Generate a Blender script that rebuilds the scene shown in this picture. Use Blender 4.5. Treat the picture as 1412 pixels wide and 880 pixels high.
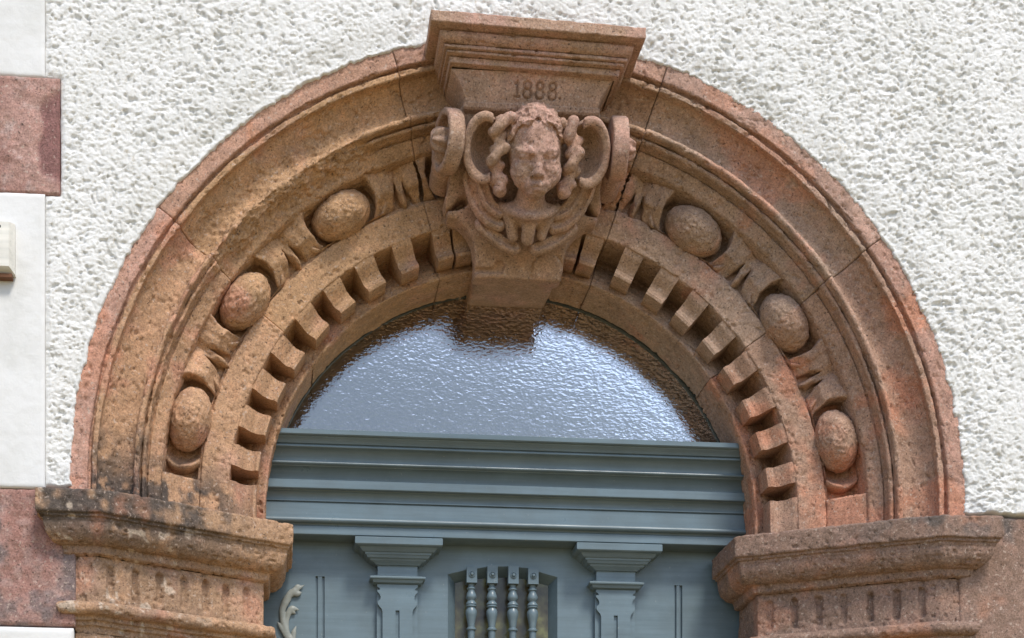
import bpy, math, random
import numpy as np
from mathutils import Matrix

# ------------------------------------------------------------------ scene, camera, light
scene = bpy.context.scene
for o in list(bpy.data.objects):
    bpy.data.objects.remove(o)
C = scene.collection
GROUND = -2.96                      # the arch springs from z = 0; the ground lies 2.96 m below

cam_d = bpy.data.cameras.new('camera')
cam = bpy.data.objects.new('camera', cam_d)
C.objects.link(cam)
scene.camera = cam
cam.location = (-0.6765, -4.5, -1.3616)
cam.rotation_euler = (math.pi / 2, 0, -0.1012)
cam_d.sensor_width = 36
cam_d.lens = 2462.68 / 1412 * 36
cam_d.shift_x = (706 - 610.82) / 1412
cam_d.shift_y = (1410.85 - 440) / 1412
cam_d.clip_start = 0.1
cam_d.clip_end = 2000

SUN_EL, SUN_AZ = math.radians(54), math.radians(20)    # azimuth from the wall's normal towards +X
w = bpy.data.worlds.new('World')
scene.world = w
w.use_nodes = True
wn = w.node_tree
bg = wn.nodes['Background']
sky = wn.nodes.new('ShaderNodeTexSky')
sky.sky_type = 'NISHITA'
sky.sun_disc = False
sky.sun_elevation = SUN_EL
sky.sun_rotation = math.pi - SUN_AZ
sky.dust_density = 0.9
sky.air_density = 1.0
sky.ozone_density = 0.6
wn.links.new(sky.outputs[0], bg.inputs[0])
bg.inputs[1].default_value = 0.105

sun_d = bpy.data.lights.new('sun', 'SUN')
sun = bpy.data.objects.new('sun', sun_d)
C.objects.link(sun)
sun_d.energy = 1.6
sun_d.angle = math.radians(14)
sun_d.color = (1.0, 0.94, 0.85)
# direction to the sun
sd = np.array([math.sin(SUN_AZ) * math.cos(SUN_EL), -math.cos(SUN_AZ) * math.cos(SUN_EL), math.sin(SUN_EL)])
from mathutils import Vector
sun.rotation_euler = Vector(sd).to_track_quat('Z', 'Y').to_euler()
sun.location = (3, -6, 8)

scene.view_settings.view_transform = 'Standard'
scene.view_settings.look = 'None'
scene.view_settings.gamma = 1.0
scene.view_settings.use_curve_mapping = False
scene.view_settings.exposure = 0.98

# ------------------------------------------------------------------ noise
def _hash(ix, iy, iz, seed):
    n = (ix * 374761393 + iy * 668265263 + iz * 2147483647 + seed * 974634777) & 0xffffffff
    n = ((n ^ (n >> 13)) * 1274126177) & 0xffffffff
    n = ((n ^ (n >> 16)) * 2246822519) & 0xffffffff
    return ((n ^ (n >> 15)) & 0xffffff) / float(0xffffff)

def vnoise(P, seed=0):
    P = np.asarray(P, float)
    I = np.floor(P).astype(np.int64)
    F = P - I
    F = F * F * F * (F * (F * 6 - 15) + 10)
    out = 0
    for dx in (0, 1):
        wx = F[..., 0] if dx else 1 - F[..., 0]
        for dy in (0, 1):
            wy = F[..., 1] if dy else 1 - F[..., 1]
            for dz in (0, 1):
                wz = F[..., 2] if dz else 1 - F[..., 2]
                out = out + wx * wy * wz * _hash(I[..., 0] + dx, I[..., 1] + dy, I[..., 2] + dz, seed)
    return out * 2 - 1

def fbm(P, freq, octaves=4, seed=0, gain=.5):
    P = np.asarray(P, float) * freq
    a, s, t = 1.0, 0, 0
    for k in range(octaves):
        s = s + a * vnoise(P + 17.3 * k, seed + k)
        t += a
        a *= gain
        P = P * 2.03
    return s / t

def worley2(X, Z, freq, seed=0):
    x, z = X * freq, Z * freq
    ix, iz = np.floor(x).astype(np.int64), np.floor(z).astype(np.int64)
    d1 = np.full(x.shape, 9.0)
    for a in (-1, 0, 1):
        for b in (-1, 0, 1):
            cx, cz = ix + a, iz + b
            px = cx + _hash(cx, cz, 0 * cx, seed)
            pz = cz + _hash(cx, cz, 0 * cx + 1, seed)
            d1 = np.minimum(d1, np.hypot(px - x, pz - z))
    return d1

def sst(a, b, x):
    t = np.clip((x - a) / (b - a), 0, 1)
    return t * t * (3 - 2 * t)

# ------------------------------------------------------------------ object helpers
def tag(o, label=None, cat=None, group=None, kind=None):
    if label: o['label'] = label
    if cat: o['category'] = cat
    if group: o['group'] = group
    if kind: o['kind'] = kind
    return o

def empty(name, loc, label, cat, group=None):
    o = bpy.data.objects.new(name, None)
    C.objects.link(o)
    o.location = loc
    o.empty_display_size = .1
    return tag(o, label, cat, group)

def obj(name, V, F, mat, parent=None, smooth=True, angle=None, col=None):
    """one mesh object; V is in world coordinates"""
    V = np.asarray(V, float).reshape(-1, 3)
    me = bpy.data.meshes.new(name)
    if isinstance(F, np.ndarray):
        k = F.shape[1]
        me.vertices.add(len(V))
        me.vertices.foreach_set('co', V.ravel())
        me.loops.add(F.size)
        me.loops.foreach_set('vertex_index', F.astype(np.int32).ravel())
        me.polygons.add(len(F))
        me.polygons.foreach_set('loop_start', np.arange(0, F.size, k, dtype=np.int32))
        me.polygons.foreach_set('loop_total', np.full(len(F), k, np.int32))
        me.update(calc_edges=True)
    else:
        me.from_pydata([tuple(v) for v in V], [], [tuple(f) for f in F])
        me.update()
    if smooth:
        me.polygons.foreach_set('use_smooth', np.ones(len(me.polygons), bool))
        if angle: me.set_sharp_from_angle(angle=math.radians(angle))
    if col is not None:
        at = me.color_attributes.new('Col', 'FLOAT_COLOR', 'POINT')
        c4 = np.ones((len(V), 4))
        c4[:, :3] = col
        at.data.foreach_set('color', c4.ravel())
    me.materials.append(mat)
    o = bpy.data.objects.new(name, me)
    C.objects.link(o)
    if parent is not None:
        o.parent = parent
        if parent.type == 'EMPTY':
            o.matrix_parent_inverse = Matrix.Translation(-parent.location)
    return o

def fix_normals(V, F, inside):
    return F

def gridF(nu, nv, close=False, flip=False):
    i = np.arange(nu * nv).reshape(nu, nv)
    if close: i = np.vstack([i, i[:1]])
    a, b, c, d = i[:-1, :-1].ravel(), i[1:, :-1].ravel(), i[1:, 1:].ravel(), i[:-1, 1:].ravel()
    return np.stack([a, d, c, b] if flip else [a, b, c, d], 1)

def gridN(G):
    du = np.gradient(G, axis=0)
    dv = np.gradient(G, axis=1)
    n = np.cross(du, dv)
    return n / (np.linalg.norm(n, axis=2, keepdims=True) + 1e-12)

def resample(P, step, wts=None):
    """resample a polyline, keeping its corners"""
    P = np.asarray(P, float)
    out = []
    for a, b in zip(P[:-1], P[1:]):
        L = np.linalg.norm(b[:2] - a[:2])
        n = max(1, int(math.ceil(L / step)))
        for k in range(n): out.append(a + (b - a) * k / n)
    out.append(P[-1])
    return np.array(out)

def arc(cx, cy, rx, ry, a0, a1, n=10):
    t = np.radians(np.linspace(a0, a1, n))
    return [(cx + rx * math.cos(k), cy + ry * math.sin(k)) for k in t]

def boxes_VF(bs):
    V, F = [], []
    for (x0, x1, y0, y1, z0, z1) in bs:
        k = len(V)
        V += [(x0,y0,z0),(x1,y0,z0),(x1,y1,z0),(x0,y1,z0),(x0,y0,z1),(x1,y0,z1),(x1,y1,z1),(x0,y1,z1)]
        F += [(k,k+3,k+2,k+1),(k+4,k+5,k+6,k+7),(k,k+1,k+5,k+4),(k+1,k+2,k+6,k+5),(k+2,k+3,k+7,k+6),(k+3,k,k+4,k+7)]
    return V, F

# ------------------------------------------------------------------ surface nets over a signed distance field
def nets(f, lo, hi, h):
    lo, hi = np.array(lo, float), np.array(hi, float)
    n = np.ceil((hi - lo) / h).astype(int) + 1
    ax = [lo[i] + h * np.arange(n[i]) for i in range(3)]
    X, Y, Z = np.meshgrid(*ax, indexing='ij')
    D = f(X, Y, Z)
    D[0], D[-1] = np.maximum(D[0], h * .3), np.maximum(D[-1], h * .3)
    D[:, 0], D[:, -1] = np.maximum(D[:, 0], h * .3), np.maximum(D[:, -1], h * .3)
    D[:, :, 0], D[:, :, -1] = np.maximum(D[:, :, 0], h * .3), np.maximum(D[:, :, -1], h * .3)
    S = D < 0
    m = n - 1
    acc = np.zeros((*m, 3)); cnt = np.zeros(m)
    def sl(off): return tuple(slice(off[i], off[i] + m[i]) for i in range(3))
    for axis in range(3):
        o1, o2 = [i for i in range(3) if i != axis]
        for a in (0, 1):
            for b in (0, 1):
                off = [0, 0, 0]; off[o1] = a; off[o2] = b
                off2 = list(off); off2[axis] = 1
                d0, d1 = D[sl(off)], D[sl(off2)]
                ch = (d0 < 0) != (d1 < 0)
                t = np.where(ch, d0 / np.where(ch, d0 - d1, 1), 0)
                for i in range(3):
                    acc[..., i] += np.where(ch, off[i] + (t if i == axis else 0), 0)
                cnt += ch
    act = cnt > 0
    idx = -np.ones(m, int)
    ijk = np.argwhere(act)
    idx[act] = np.arange(len(ijk))
    V = lo + h * (ijk + acc[act] / cnt[act][:, None])
    Q = []
    for axis in range(3):
        o1, o2 = (axis + 1) % 3, (axis + 2) % 3
        s0 = [slice(1, m[i]) for i in range(3)]; s0[axis] = slice(0, m[axis])
        s1 = list(s0); s1[axis] = slice(1, m[axis] + 1)
        A, B = S[tuple(s0)], S[tuple(s1)]
        ch = np.argwhere(A != B)
        fl = A[A != B]
        base = ch.copy()
        for i in range(3):
            if i != axis: base[:, i] += 1
        def cell(d1, d2):
            c = base.copy(); c[:, o1] -= d1; c[:, o2] -= d2
            return idx[c[:, 0], c[:, 1], c[:, 2]]
        q = np.stack([cell(1, 1), cell(0, 1), cell(0, 0), cell(1, 0)], 1)
        q[~fl] = q[~fl][:, ::-1]
        Q.append(q)
    return V, np.concatenate(Q)

def smin(a, b, k):
    h = np.clip(.5 + .5 * (b - a) / k, 0, 1)
    return b + (a - b) * h - k * h * (1 - h)
def smax(a, b, k): return -smin(-a, -b, k)
def ell(X, Y, Z, c, r):
    k = np.sqrt(((X - c[0]) / r[0])**2 + ((Y - c[1]) / r[1])**2 + ((Z - c[2]) / r[2])**2)
    return (k - 1) * min(r)
def sph(X, Y, Z, c, r): return np.sqrt((X - c[0])**2 + (Y - c[1])**2 + (Z - c[2])**2) - r
def cap(X, Y, Z, a, b, ra, rb):
    a, b = np.array(a, float), np.array(b, float)
    d = b - a
    t = np.clip(((X - a[0]) * d[0] + (Y - a[1]) * d[1] + (Z - a[2]) * d[2]) / (d @ d), 0, 1)
    return np.sqrt((X - a[0] - t * d[0])**2 + (Y - a[1] - t * d[1])**2 + (Z - a[2] - t * d[2])**2) - (ra + (rb - ra) * t)
def tube(X, Y, Z, pts, rad, k=.004):
    D = None
    n = len(pts)
    rad = rad if hasattr(rad, '__len__') else [rad] * n
    for i in range(n - 1):
        d = cap(X, Y, Z, pts[i], pts[i + 1], rad[i], rad[i + 1])
        D = d if D is None else smin(D, d, k)
    return D
def poly2(X, Z, P):
    P = np.array(P, float)
    d = np.full(X.shape, 1e9); s = np.ones(X.shape)
    n = len(P); j = n - 1
    for i in range(n):
        e = P[j] - P[i]
        wx, wz = X - P[i][0], Z - P[i][1]
        t = np.clip((wx * e[0] + wz * e[1]) / (e @ e), 0, 1)
        d = np.minimum(d, (wx - e[0] * t)**2 + (wz - e[1] * t)**2)
        c1, c2, c3 = Z >= P[i][1], Z < P[j][1], e[0] * wz > e[1] * wx
        s = np.where((c1 & c2 & c3) | (~c1 & ~c2 & ~c3), -s, s)
        j = i
    return s * np.sqrt(d)
def spline(P, n=6):
    P = np.array(P, float)
    Q = np.vstack([2 * P[0] - P[1], P, 2 * P[-1] - P[-2]])
    out = []
    for i in range(1, len(Q) - 2):
        p0, p1, p2, p3 = Q[i - 1:i + 3]
        for t in np.linspace(0, 1, n, endpoint=False):
            out.append(.5 * (2 * p1 + (p2 - p0) * t + (2 * p0 - 5 * p1 + 4 * p2 - p3) * t * t + (3 * p1 - p0 - 3 * p2 + p3) * t**3))
    out.append(P[-1])
    return np.array(out)

# ------------------------------------------------------------------ materials
def newmat(name):
    m = bpy.data.materials.new(name)
    m.use_nodes = True
    nt = m.node_tree
    return m, nt, nt.nodes['Principled BSDF']
def N(nt, t, **kw):
    n = nt.nodes.new(t)
    for k, v in kw.items():
        if k in n.inputs: n.inputs[k].default_value = v
        else: setattr(n, k, v)
    return n
def ramp(nt, src, stops):
    r = nt.nodes.new('ShaderNodeValToRGB')
    e = r.color_ramp.elements
    while len(e) < len(stops): e.new(.5)
    for x, (p, c) in zip(e, stops):
        x.position = p
        x.color = (*c, 1) if hasattr(c, '__len__') else (c, c, c, 1)
    nt.links.new(src, r.inputs[0])
    return r.outputs[0]
def mix(nt, a, b, fac, mode='MIX'):
    m = nt.nodes.new('ShaderNodeMix')
    m.data_type = 'RGBA'; m.blend_type = mode; m.clamp_result = False
    for s, v in ((m.inputs[0], fac), (m.inputs[6], a), (m.inputs[7], b)):
        if isinstance(v, bpy.types.NodeSocket): nt.links.new(v, s)
        elif hasattr(v, '__len__'): s.default_value = (*v, 1)
        else: s.default_value = v
    return m.outputs[2]

def stone_material():
    m, nt, b = newmat('sandstone')
    pos = nt.nodes.new('ShaderNodeNewGeometry').outputs['Position']
    col = N(nt, 'ShaderNodeAttribute', attribute_name='Col').outputs['Color']
    def noise(scale, detail=3, rough=.6):
        n = N(nt, 'ShaderNodeTexNoise', Scale=scale, Detail=detail, Roughness=rough)
        nt.links.new(pos, n.inputs['Vector'])
        return n.outputs['Fac']
    mott = ramp(nt, noise(22, 5), [(.3, (.86, .84, .80)), (.5, (1, 1, 1)), (.72, (1.16, 1.08, 1.06))])
    c = mix(nt, col, mott, 1.0, 'MULTIPLY')
    grain = ramp(nt, noise(210, 3, .7), [(.28, .52), (.5, 1.0), (.72, 1.42)])
    c = mix(nt, c, grain, .9, 'MULTIPLY')
    dark = ramp(nt, noise(150, 2), [(.29, .8), (.37, 0.0)])
    c = mix(nt, c, (.05, .038, .032), dark)
    n2 = N(nt, 'ShaderNodeTexNoise', Scale=120, Detail=2)
    off = N(nt, 'ShaderNodeVectorMath', operation='ADD'); off.inputs[1].default_value = (3.1, 7.7, 1.3)
    nt.links.new(pos, off.inputs[0]); nt.links.new(off.outputs[0], n2.inputs['Vector'])
    light = ramp(nt, n2.outputs['Fac'], [(.62, 0.0), (.71, .6)])
    c = mix(nt, c, (.55, .44, .37), light)
    nt.links.new(c, b.inputs['Base Color'])
    b.inputs['Roughness'].default_value = .92
    b.inputs['Specular IOR Level'].default_value = .2
    bp = N(nt, 'ShaderNodeBump', Strength=1.0, Distance=.0036)
    hn = mix(nt, noise(240, 4, .75), noise(85, 4, .7), .5)
    nt.links.new(hn, bp.inputs['Height'])
    nt.links.new(bp.outputs[0], b.inputs['Normal'])
    return m
STONE = stone_material()

def plaster(name, colr, bump, fine):
    m, nt, b = newmat(name)
    pos = nt.nodes.new('ShaderNodeNewGeometry').outputs['Position']
    n = N(nt, 'ShaderNodeTexNoise', Scale=6, Detail=6, Roughness=.65)
    nt.links.new(pos, n.inputs['Vector'])
    c = mix(nt, colr, ramp(nt, n.outputs['Fac'], [(.28, (.86, .86, .84)), (.5, (.97, .97, .965)), (.65, (1, 1, 1))]), 1.0, 'MULTIPLY')
    s = N(nt, 'ShaderNodeTexNoise', Scale=55, Detail=3, Roughness=.6)
    nt.links.new(pos, s.inputs['Vector'])
    c = mix(nt, c, (.50, .43, .30), ramp(nt, s.outputs['Fac'], [(.62, 0.0), (.74, .6 if bump > .4 else .1)]))
    nt.links.new(c, b.inputs['Base Color'])
    b.inputs['Roughness'].default_value = .95
    b.inputs['Specular IOR Level'].default_value = .15
    f = N(nt, 'ShaderNodeTexNoise', Scale=fine, Detail=6, Roughness=.75)
    nt.links.new(pos, f.inputs['Vector'])
    bp = N(nt, 'ShaderNodeBump', Strength=bump, Distance=.004)
    nt.links.new(f.outputs['Fac'], bp.inputs['Height'])
    nt.links.new(bp.outputs[0], b.inputs['Normal'])
    return m
ROUGH = plaster('roughcast_plaster', (.87, .865, .85), 1.0, 170)
SMOOTH = plaster('smooth_plaster', (.735, .735, .73), .3, 90)

def paint(name, colr, rough=.42, wear=True):
    m, nt, b = newmat(name)
    pos = nt.nodes.new('ShaderNodeNewGeometry').outputs['Position']
    n = N(nt, 'ShaderNodeTexNoise', Scale=9, Detail=5, Roughness=.6)
    nt.links.new(pos, n.inputs['Vector'])
    c = mix(nt, colr, ramp(nt, n.outputs['Fac'], [(.3, .88), (.65, 1.08)]), 1.0, 'MULTIPLY')
    s = N(nt, 'ShaderNodeTexNoise', Scale=120, Detail=2)
    nt.links.new(pos, s.inputs['Vector'])
    c = mix(nt, c, (.35, .36, .34), ramp(nt, s.outputs['Fac'], [(.70, 0.0), (.80, .45)]))
    nt.links.new(c, b.inputs['Base Color'])
    st = N(nt, 'ShaderNodeTexNoise', Scale=60, Detail=4, Roughness=.7)
    ms = N(nt, 'ShaderNodeMapping'); ms.inputs['Scale'].default_value = (.05, 1, 1)
    nt.links.new(pos, ms.inputs[0]); nt.links.new(ms.outputs[0], st.inputs['Vector'])
    c = mix(nt, c, ramp(nt, st.outputs['Fac'], [(.3, (.86, .87, .86)), (.7, (1.12, 1.11, 1.10))]), 1.0, 'MULTIPLY')
    nt.links.new(c, b.inputs['Base Color'])
    nt.links.new(ramp(nt, n.outputs['Fac'], [(.3, rough + .14), (.7, rough - .06)]), b.inputs['Roughness'])
    g = N(nt, 'ShaderNodeTexNoise', Scale=30, Detail=4)
    mp = N(nt, 'ShaderNodeMapping'); mp.inputs['Scale'].default_value = (.15, 1, 1)
    nt.links.new(pos, mp.inputs[0]); nt.links.new(mp.outputs[0], g.inputs['Vector'])
    bp = N(nt, 'ShaderNodeBump', Strength=.12, Distance=.003)
    nt.links.new(g.outputs['Fac'], bp.inputs['Height'])
    nt.links.new(bp.outputs[0], b.inputs['Normal'])
    return m
PAINT = paint('grey_blue_paint', (.128, .180, .212), .33)
SILVER = paint('silvered_metal', (.27, .29, .27), .38)
CREAM = paint('cream_plastic', (.74, .72, .66), .4)
RUST = paint('rusty_steel', (.16, .07, .035), .8)
DARK = paint('dark_steel', (.04, .04, .04), .5)

def glass_material():
    m, nt, b = newmat('textured_glass')
    pos = nt.nodes.new('ShaderNodeNewGeometry').outputs['Position']
    b.inputs['Base Color'].default_value = (.42, .34, .20, 1)
    b.inputs['Transmission Weight'].default_value = 1
    b.inputs['IOR'].default_value = 2.5
    b.inputs['Roughness'].default_value = .06
    n = N(nt, 'ShaderNodeTexNoise', Scale=105, Detail=2, Roughness=.5)
    n3 = N(nt, 'ShaderNodeTexNoise', Scale=40, Detail=1, Roughness=.5)
    mp = N(nt, 'ShaderNodeMapping'); mp.inputs['Scale'].default_value = (.75, 1, 1.25)
    nt.links.new(pos, mp.inputs[0]); nt.links.new(mp.outputs[0], n.inputs['Vector']); nt.links.new(mp.outputs[0], n3.inputs['Vector'])
    bp = N(nt, 'ShaderNodeBump', Strength=.22, Distance=.005)
    nt.links.new(mix(nt, n.outputs['Fac'], n3.outputs['Fac'], .4), bp.inputs['Height'])
    nt.links.new(bp.outputs[0], b.inputs['Normal'])
    return m
GLASS = glass_material()
def simple(name, c, r=.9):
    m, nt, b = newmat(name)
    pos = nt.nodes.new('ShaderNodeNewGeometry').outputs['Position']
    n = N(nt, 'ShaderNodeTexNoise', Scale=14, Detail=5)
    nt.links.new(pos, n.inputs['Vector'])
    cc = mix(nt, c, ramp(nt, n.outputs['Fac'], [(.3, .75), (.7, 1.2)]), 1.0, 'MULTIPLY')
    nt.links.new(cc, b.inputs['Base Color'])
    b.inputs['Roughness'].default_value = r
    return m
ROOM = simple('hall_wallpaper', (.16, .105, .045))
GRAVEL = simple('gravel', (.30, .22, .095))

# ------------------------------------------------------------------ stone colour (albedo mottling of the blocks)
OCHRE, BROWN, PINK, ORANGE, LICHEN = map(np.array, ((.46, .290, .180), (.40, .275, .205), (.45, .275, .225), (.52, .255, .160), (.050, .045, .042)))
def lerp(a, b, t): return a + (b - a) * t[:, None]
def stonecol(P, kind='arch'):
    P = np.asarray(P, float).reshape(-1, 3)
    X, Y, Z = P.T
    n1 = fbm(P, 3.2, 4, 11); n2 = fbm(P, 8, 4, 23); n3 = fbm(P, 30, 3, 31)
    s = sst(-.45, .55, X + .35 * n1)
    c = lerp(np.tile(OCHRE, (len(P), 1)), BROWN, s)
    c = lerp(c, PINK, sst(.05, .5, n2) * .55)
    r = np.hypot(X, np.maximum(Z, 0)); th = np.degrees(np.arctan2(Z, X))
    if kind == 'arch':
        band = sst(1.098, 1.108, r) * (Z > -.1)
        c = lerp(c, PINK * 1.03, band * (.85 - .25 * s))
        lowr = ((th < 36.2) & (X > 0)).astype(float)
        c = lerp(c, ORANGE, lowr * sst(-.02, .32, n2 + .25 * n1) * .7)
        c = lerp(c, ORANGE, (1 - lowr) * sst(.28, .5, n2 - .3 * n1) * .5)
        tint = np.where(th[:, None] < 36.2, (.99, .93, .91), np.where(th[:, None] < 71.8, (.95, .97, .97), np.where(th[:, None] < 107.6, (.93, .90, .84), np.where(th[:, None] < 144.2, (1.0, .98, .90), (1.05, 1.02, 1.0)))))
        c = c * np.where(X[:, None] < 0, np.where(Z[:, None] < 0, (1.05, 1.02, 1.0), tint), np.where(Z[:, None] < 0, (.99, .93, .91), tint))
        li = sst(.17, .0, Z + .11 * n2 + .05 * n3) * sst(-.62, -.85, X) * (X > -1.101)
        c = lerp(c, LICHEN * 1.4, li * sst(-.35, .12, n3 + .35 * n2) * .95)
    if kind == 'impost':
        c = lerp(c, np.array((.235, .155, .122)), sst(-.1, .5, X) * .8)
        li = sst(-.62, -.88, X + .2 * n2) * (.35 + .65 * sst(-.22, -.10, Z))
        c = lerp(c, LICHEN * 1.5, li * sst(-.45, .05, n3 * .6 + n2) * .92)
        c = lerp(c, np.array((.55, .45, .36)), sst(.40, .5, fbm(P, 42, 2, 77)) * sst(-.7, -1., X) * .8)
        c = lerp(c, ORANGE, sst(.2, .5, n2 - n1 * .4) * .5)
        c = lerp(c, LICHEN * 2.4, sst(.8, 1.05, X + .1 * n2) * sst(-.15, -.07, Z) * sst(-.2, .3, n3 + n2) * .8)
    if kind == 'key':
        g = sst(-.1, .4, n2)
        c = lerp(np.tile(np.array((.41, .272, .195)), (len(P), 1)), PINK * 1.05, g * .7)
        c = lerp(c, OCHRE, sst(.62, .5, Z) * .6)
    if kind == 'quoin':
        c = lerp(np.tile(np.array((.33, .185, .155)), (len(P), 1)), np.array((.42, .26, .22)), sst(-.3, .4, n2))
        c = lerp(c, np.array((.13, .12, .125)), sst(-.15, .30, n3 * .5 + n2) * sst(.2, -.1, Z) * .75)
        c = lerp(c, np.array((.50, .40, .37)), sst(.05, .45, fbm(P, 40, 4, 37)) * np.where(Z > .3, .5, .25))
        pt = sst(-1.228, -1.215, X + .016 * fbm(np.stack([X, 0 * X, Z], -1), 20, 3, 71)) * sst(.13, .10, np.abs(Z - .835) + .5 * np.abs(X + 1.17) + .03 * fbm(np.stack([X, 0 * X, Z], -1), 14, 2, 72))
        c = lerp(c, np.array((.24, .125, .115)), pt)
    return c * (1 + .16 * n3 + .14 * fbm(P, 95, 2, 47))[:, None]

def weather(G, amp=1.0, seed=5):
    """worn stone: displace a grid along its normals"""
    n = gridN(G)
    P = G.reshape(-1, 3)
    d = (.0030 * fbm(P, 14, 3, seed) + .0021 * fbm(P, 75, 3, seed + 9))
    pits = sst(.36, .58, fbm(P, 90, 2, seed + 4)) * .0045 + sst(.38, .62, fbm(P, 30, 3, seed + 6)) * .002
    return G - n * ((-d + pits) * amp).reshape(G.shape[:2])[..., None]

def wear_pts(V, amp=1.0, seed=5):
    """isotropic jitter for closed sculpted pieces"""
    a = .0016 * amp
    return V + np.stack([a * fbm(V, 60, 3, seed) + a * fbm(V, 18, 2, seed + 30), a * fbm(V, 60, 3, seed + 1) + a * fbm(V, 18, 2, seed + 31), a * fbm(V, 60, 3, seed + 2) + a * fbm(V, 18, 2, seed + 32)], 1)

# ------------------------------------------------------------------ setting
V, F = boxes_VF([(-60, 60, -120, 40, GROUND - .3, GROUND)])
tag(obj('ground', V, F, GRAVEL, smooth=False), kind='structure')

# ------------------------------------------------------------------ house wall
house = empty('house_wall', (0, 0, GROUND), 'white roughcast house wall round the sandstone door arch', 'wall')

def stucco(X, Z):
    P = np.stack([X, 0 * X, Z], -1)
    Q = np.stack([X * .72 + .25 * Z, 0 * X, Z - .12 * X], -1)
    Q = Q + .006 * np.stack([fbm(P, 30, 2, 3), 0 * X, fbm(P, 30, 2, 4)], -1)
    dens = .30 * fbm(P, 4.5, 3, 8) + .05                        # denser and smoother areas
    a = sst(-.50, -.08, fbm(Q, 82, 4, 6, .62) + dens)
    b = sst(-.50, .0, fbm(Q, 150, 2, 7, .6) + .5 * dens)
    c = fbm(P, 230, 2, 9)
    pit = sst(.34, .56, fbm(Q, 115, 2, 10) - .5 * dens)
    return -.007 - .0042 * a - .0024 * b - .0018 * c + .0060 * pit - .004 * fbm(P, 6, 3, 5)

def wall_sheet(name, xs, zs, hole=True):
    X, Z = np.meshgrid(xs, zs, indexing='ij')
    Y = stucco(X, Z)
    P = np.stack([X, 0 * X, Z], -1)
    n = fbm(P, 28, 3, 40)
    # the plaster stops at the stone: it rolls back behind the arch band
    r = np.hypot(X, np.maximum(Z, 0))
    edge = np.minimum(r - (1.1475 + .006 * n + .004 * fbm(P, 90, 2, 41)), 9)
    mleft = X - (-1.2088 + .002 * n)                       # smooth strip on the left
    q = np.maximum(np.maximum(.685 - Z, Z - .9745), X + 1.1715)   # quoin stone
    e = np.minimum(np.minimum(edge, mleft), q + .002 * n)
    e = np.minimum(e, Z + .030 + .004 * n)
    Y = Y + .0105 * sst(.075, .0, edge)                   # the coat thins out to lie flush with the band
    flat = sst(.014, .0, e) * sst(.1, -.35, X)            # trowelled margin beside the arch on the left
    Y = Y * (1 - .75 * flat) + (-.006) * .75 * flat
    Y = np.where(e < .003, Y + .003 * (1 - np.clip(e, 0, .003) / .003), Y)
    Y = np.where(e < 0, np.minimum(Y + .003 - e * 6, .05), Y)
    keep = e > -.03
    k = keep[:-1, :-1] | keep[1:, 1:] | keep[1:, :-1] | keep[:-1, 1:]
    F = gridF(len(xs), len(zs))[k.ravel()]
    G = np.stack([X, Y, Z], -1).reshape(-1, 3)
    used = np.unique(F); re = -np.ones(len(G), int); re[used] = np.arange(len(used))
    return obj(name, G[used], re[F], ROUGH, house)
wall_sheet('rough_plaster', np.arange(-1.225, 1.55, .0029), np.arange(-.05, 1.45, .0029))
wall_sheet('rough_plaster', np.arange(1.546, 4.0, .012), np.arange(-.05, 2.6, .012))
wall_sheet('rough_plaster', np.arange(-1.225, 1.56, .012), np.arange(1.446, 2.6, .012))

def relief_panel(name, x0, x1, z0, z1, y, depth, step, mat, parent, hf=None, bev=.006, col=None):
    nx, nz = max(2, int((x1 - x0) / step)), max(2, int((z1 - z0) / step))
    xs, zs = np.linspace(x0, x1, nx + 1), np.linspace(z0, z1, nz + 1)
    X, Z = np.meshgrid(xs, zs, indexing='ij')
    d = np.minimum(np.minimum(X - x0, x1 - X), np.minimum(Z - z0, z1 - Z))
    t = np.clip(d / bev, 0, 1)
    Y = y + bev * (1 - np.sqrt(np.clip(1 - (1 - t)**2, 0, 1)))
    if hf is not None: Y = Y + hf(X, Z)
    G = np.stack([X, Y, Z], -1)
    # skirt
    G = np.concatenate([G[:1] + [0, depth, 0], G, G[-1:] + [0, depth, 0]], 0)
    G = np.concatenate([G[:, :1] + [0, depth, 0], G, G[:, -1:] + [0, depth, 0]], 1)
    return obj(name, G, gridF(*G.shape[:2]), mat, parent, col=stonecol(G, col) if col else None)

sm = lambda X, Z: .0018 * fbm(np.stack([X, 0 * X, Z], -1), 11, 4, 60) + .0008 * fbm(np.stack([X, 0 * X, Z], -1), 70, 3, 61)
relief_panel('smooth_plaster', -1.9, -1.209, .9735, 2.2, -.014, .1, .006, SMOOTH, house, sm, .003)
relief_panel('smooth_plaster', -1.9, -1.209, -.0415, .6855, -.014, .1, .006, SMOOTH, house, sm, .003)
relief_panel('smooth_plaster', -1.9, -1.140, -1.1, -.384, -.014, .1, .008, SMOOTH, house, sm)
V, F = boxes_VF([(-6, -1.9, 0, .3, GROUND, 2.6), (-1.9, -1.0, 0, .3, GROUND, -1.1), (1.0, 4, .0, .3, GROUND, -1.0), (4, 6, 0, .3, GROUND, 2.6), (-1.9, 4, .06, .3, 1.25, 3.2), (-1.9, -1.16, .06, .3, -1.1, 1.25), (1.16, 4, .06, .3, -1.0, 1.25)])
obj('smooth_plaster', V, F, SMOOTH, house, smooth=False)

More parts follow.
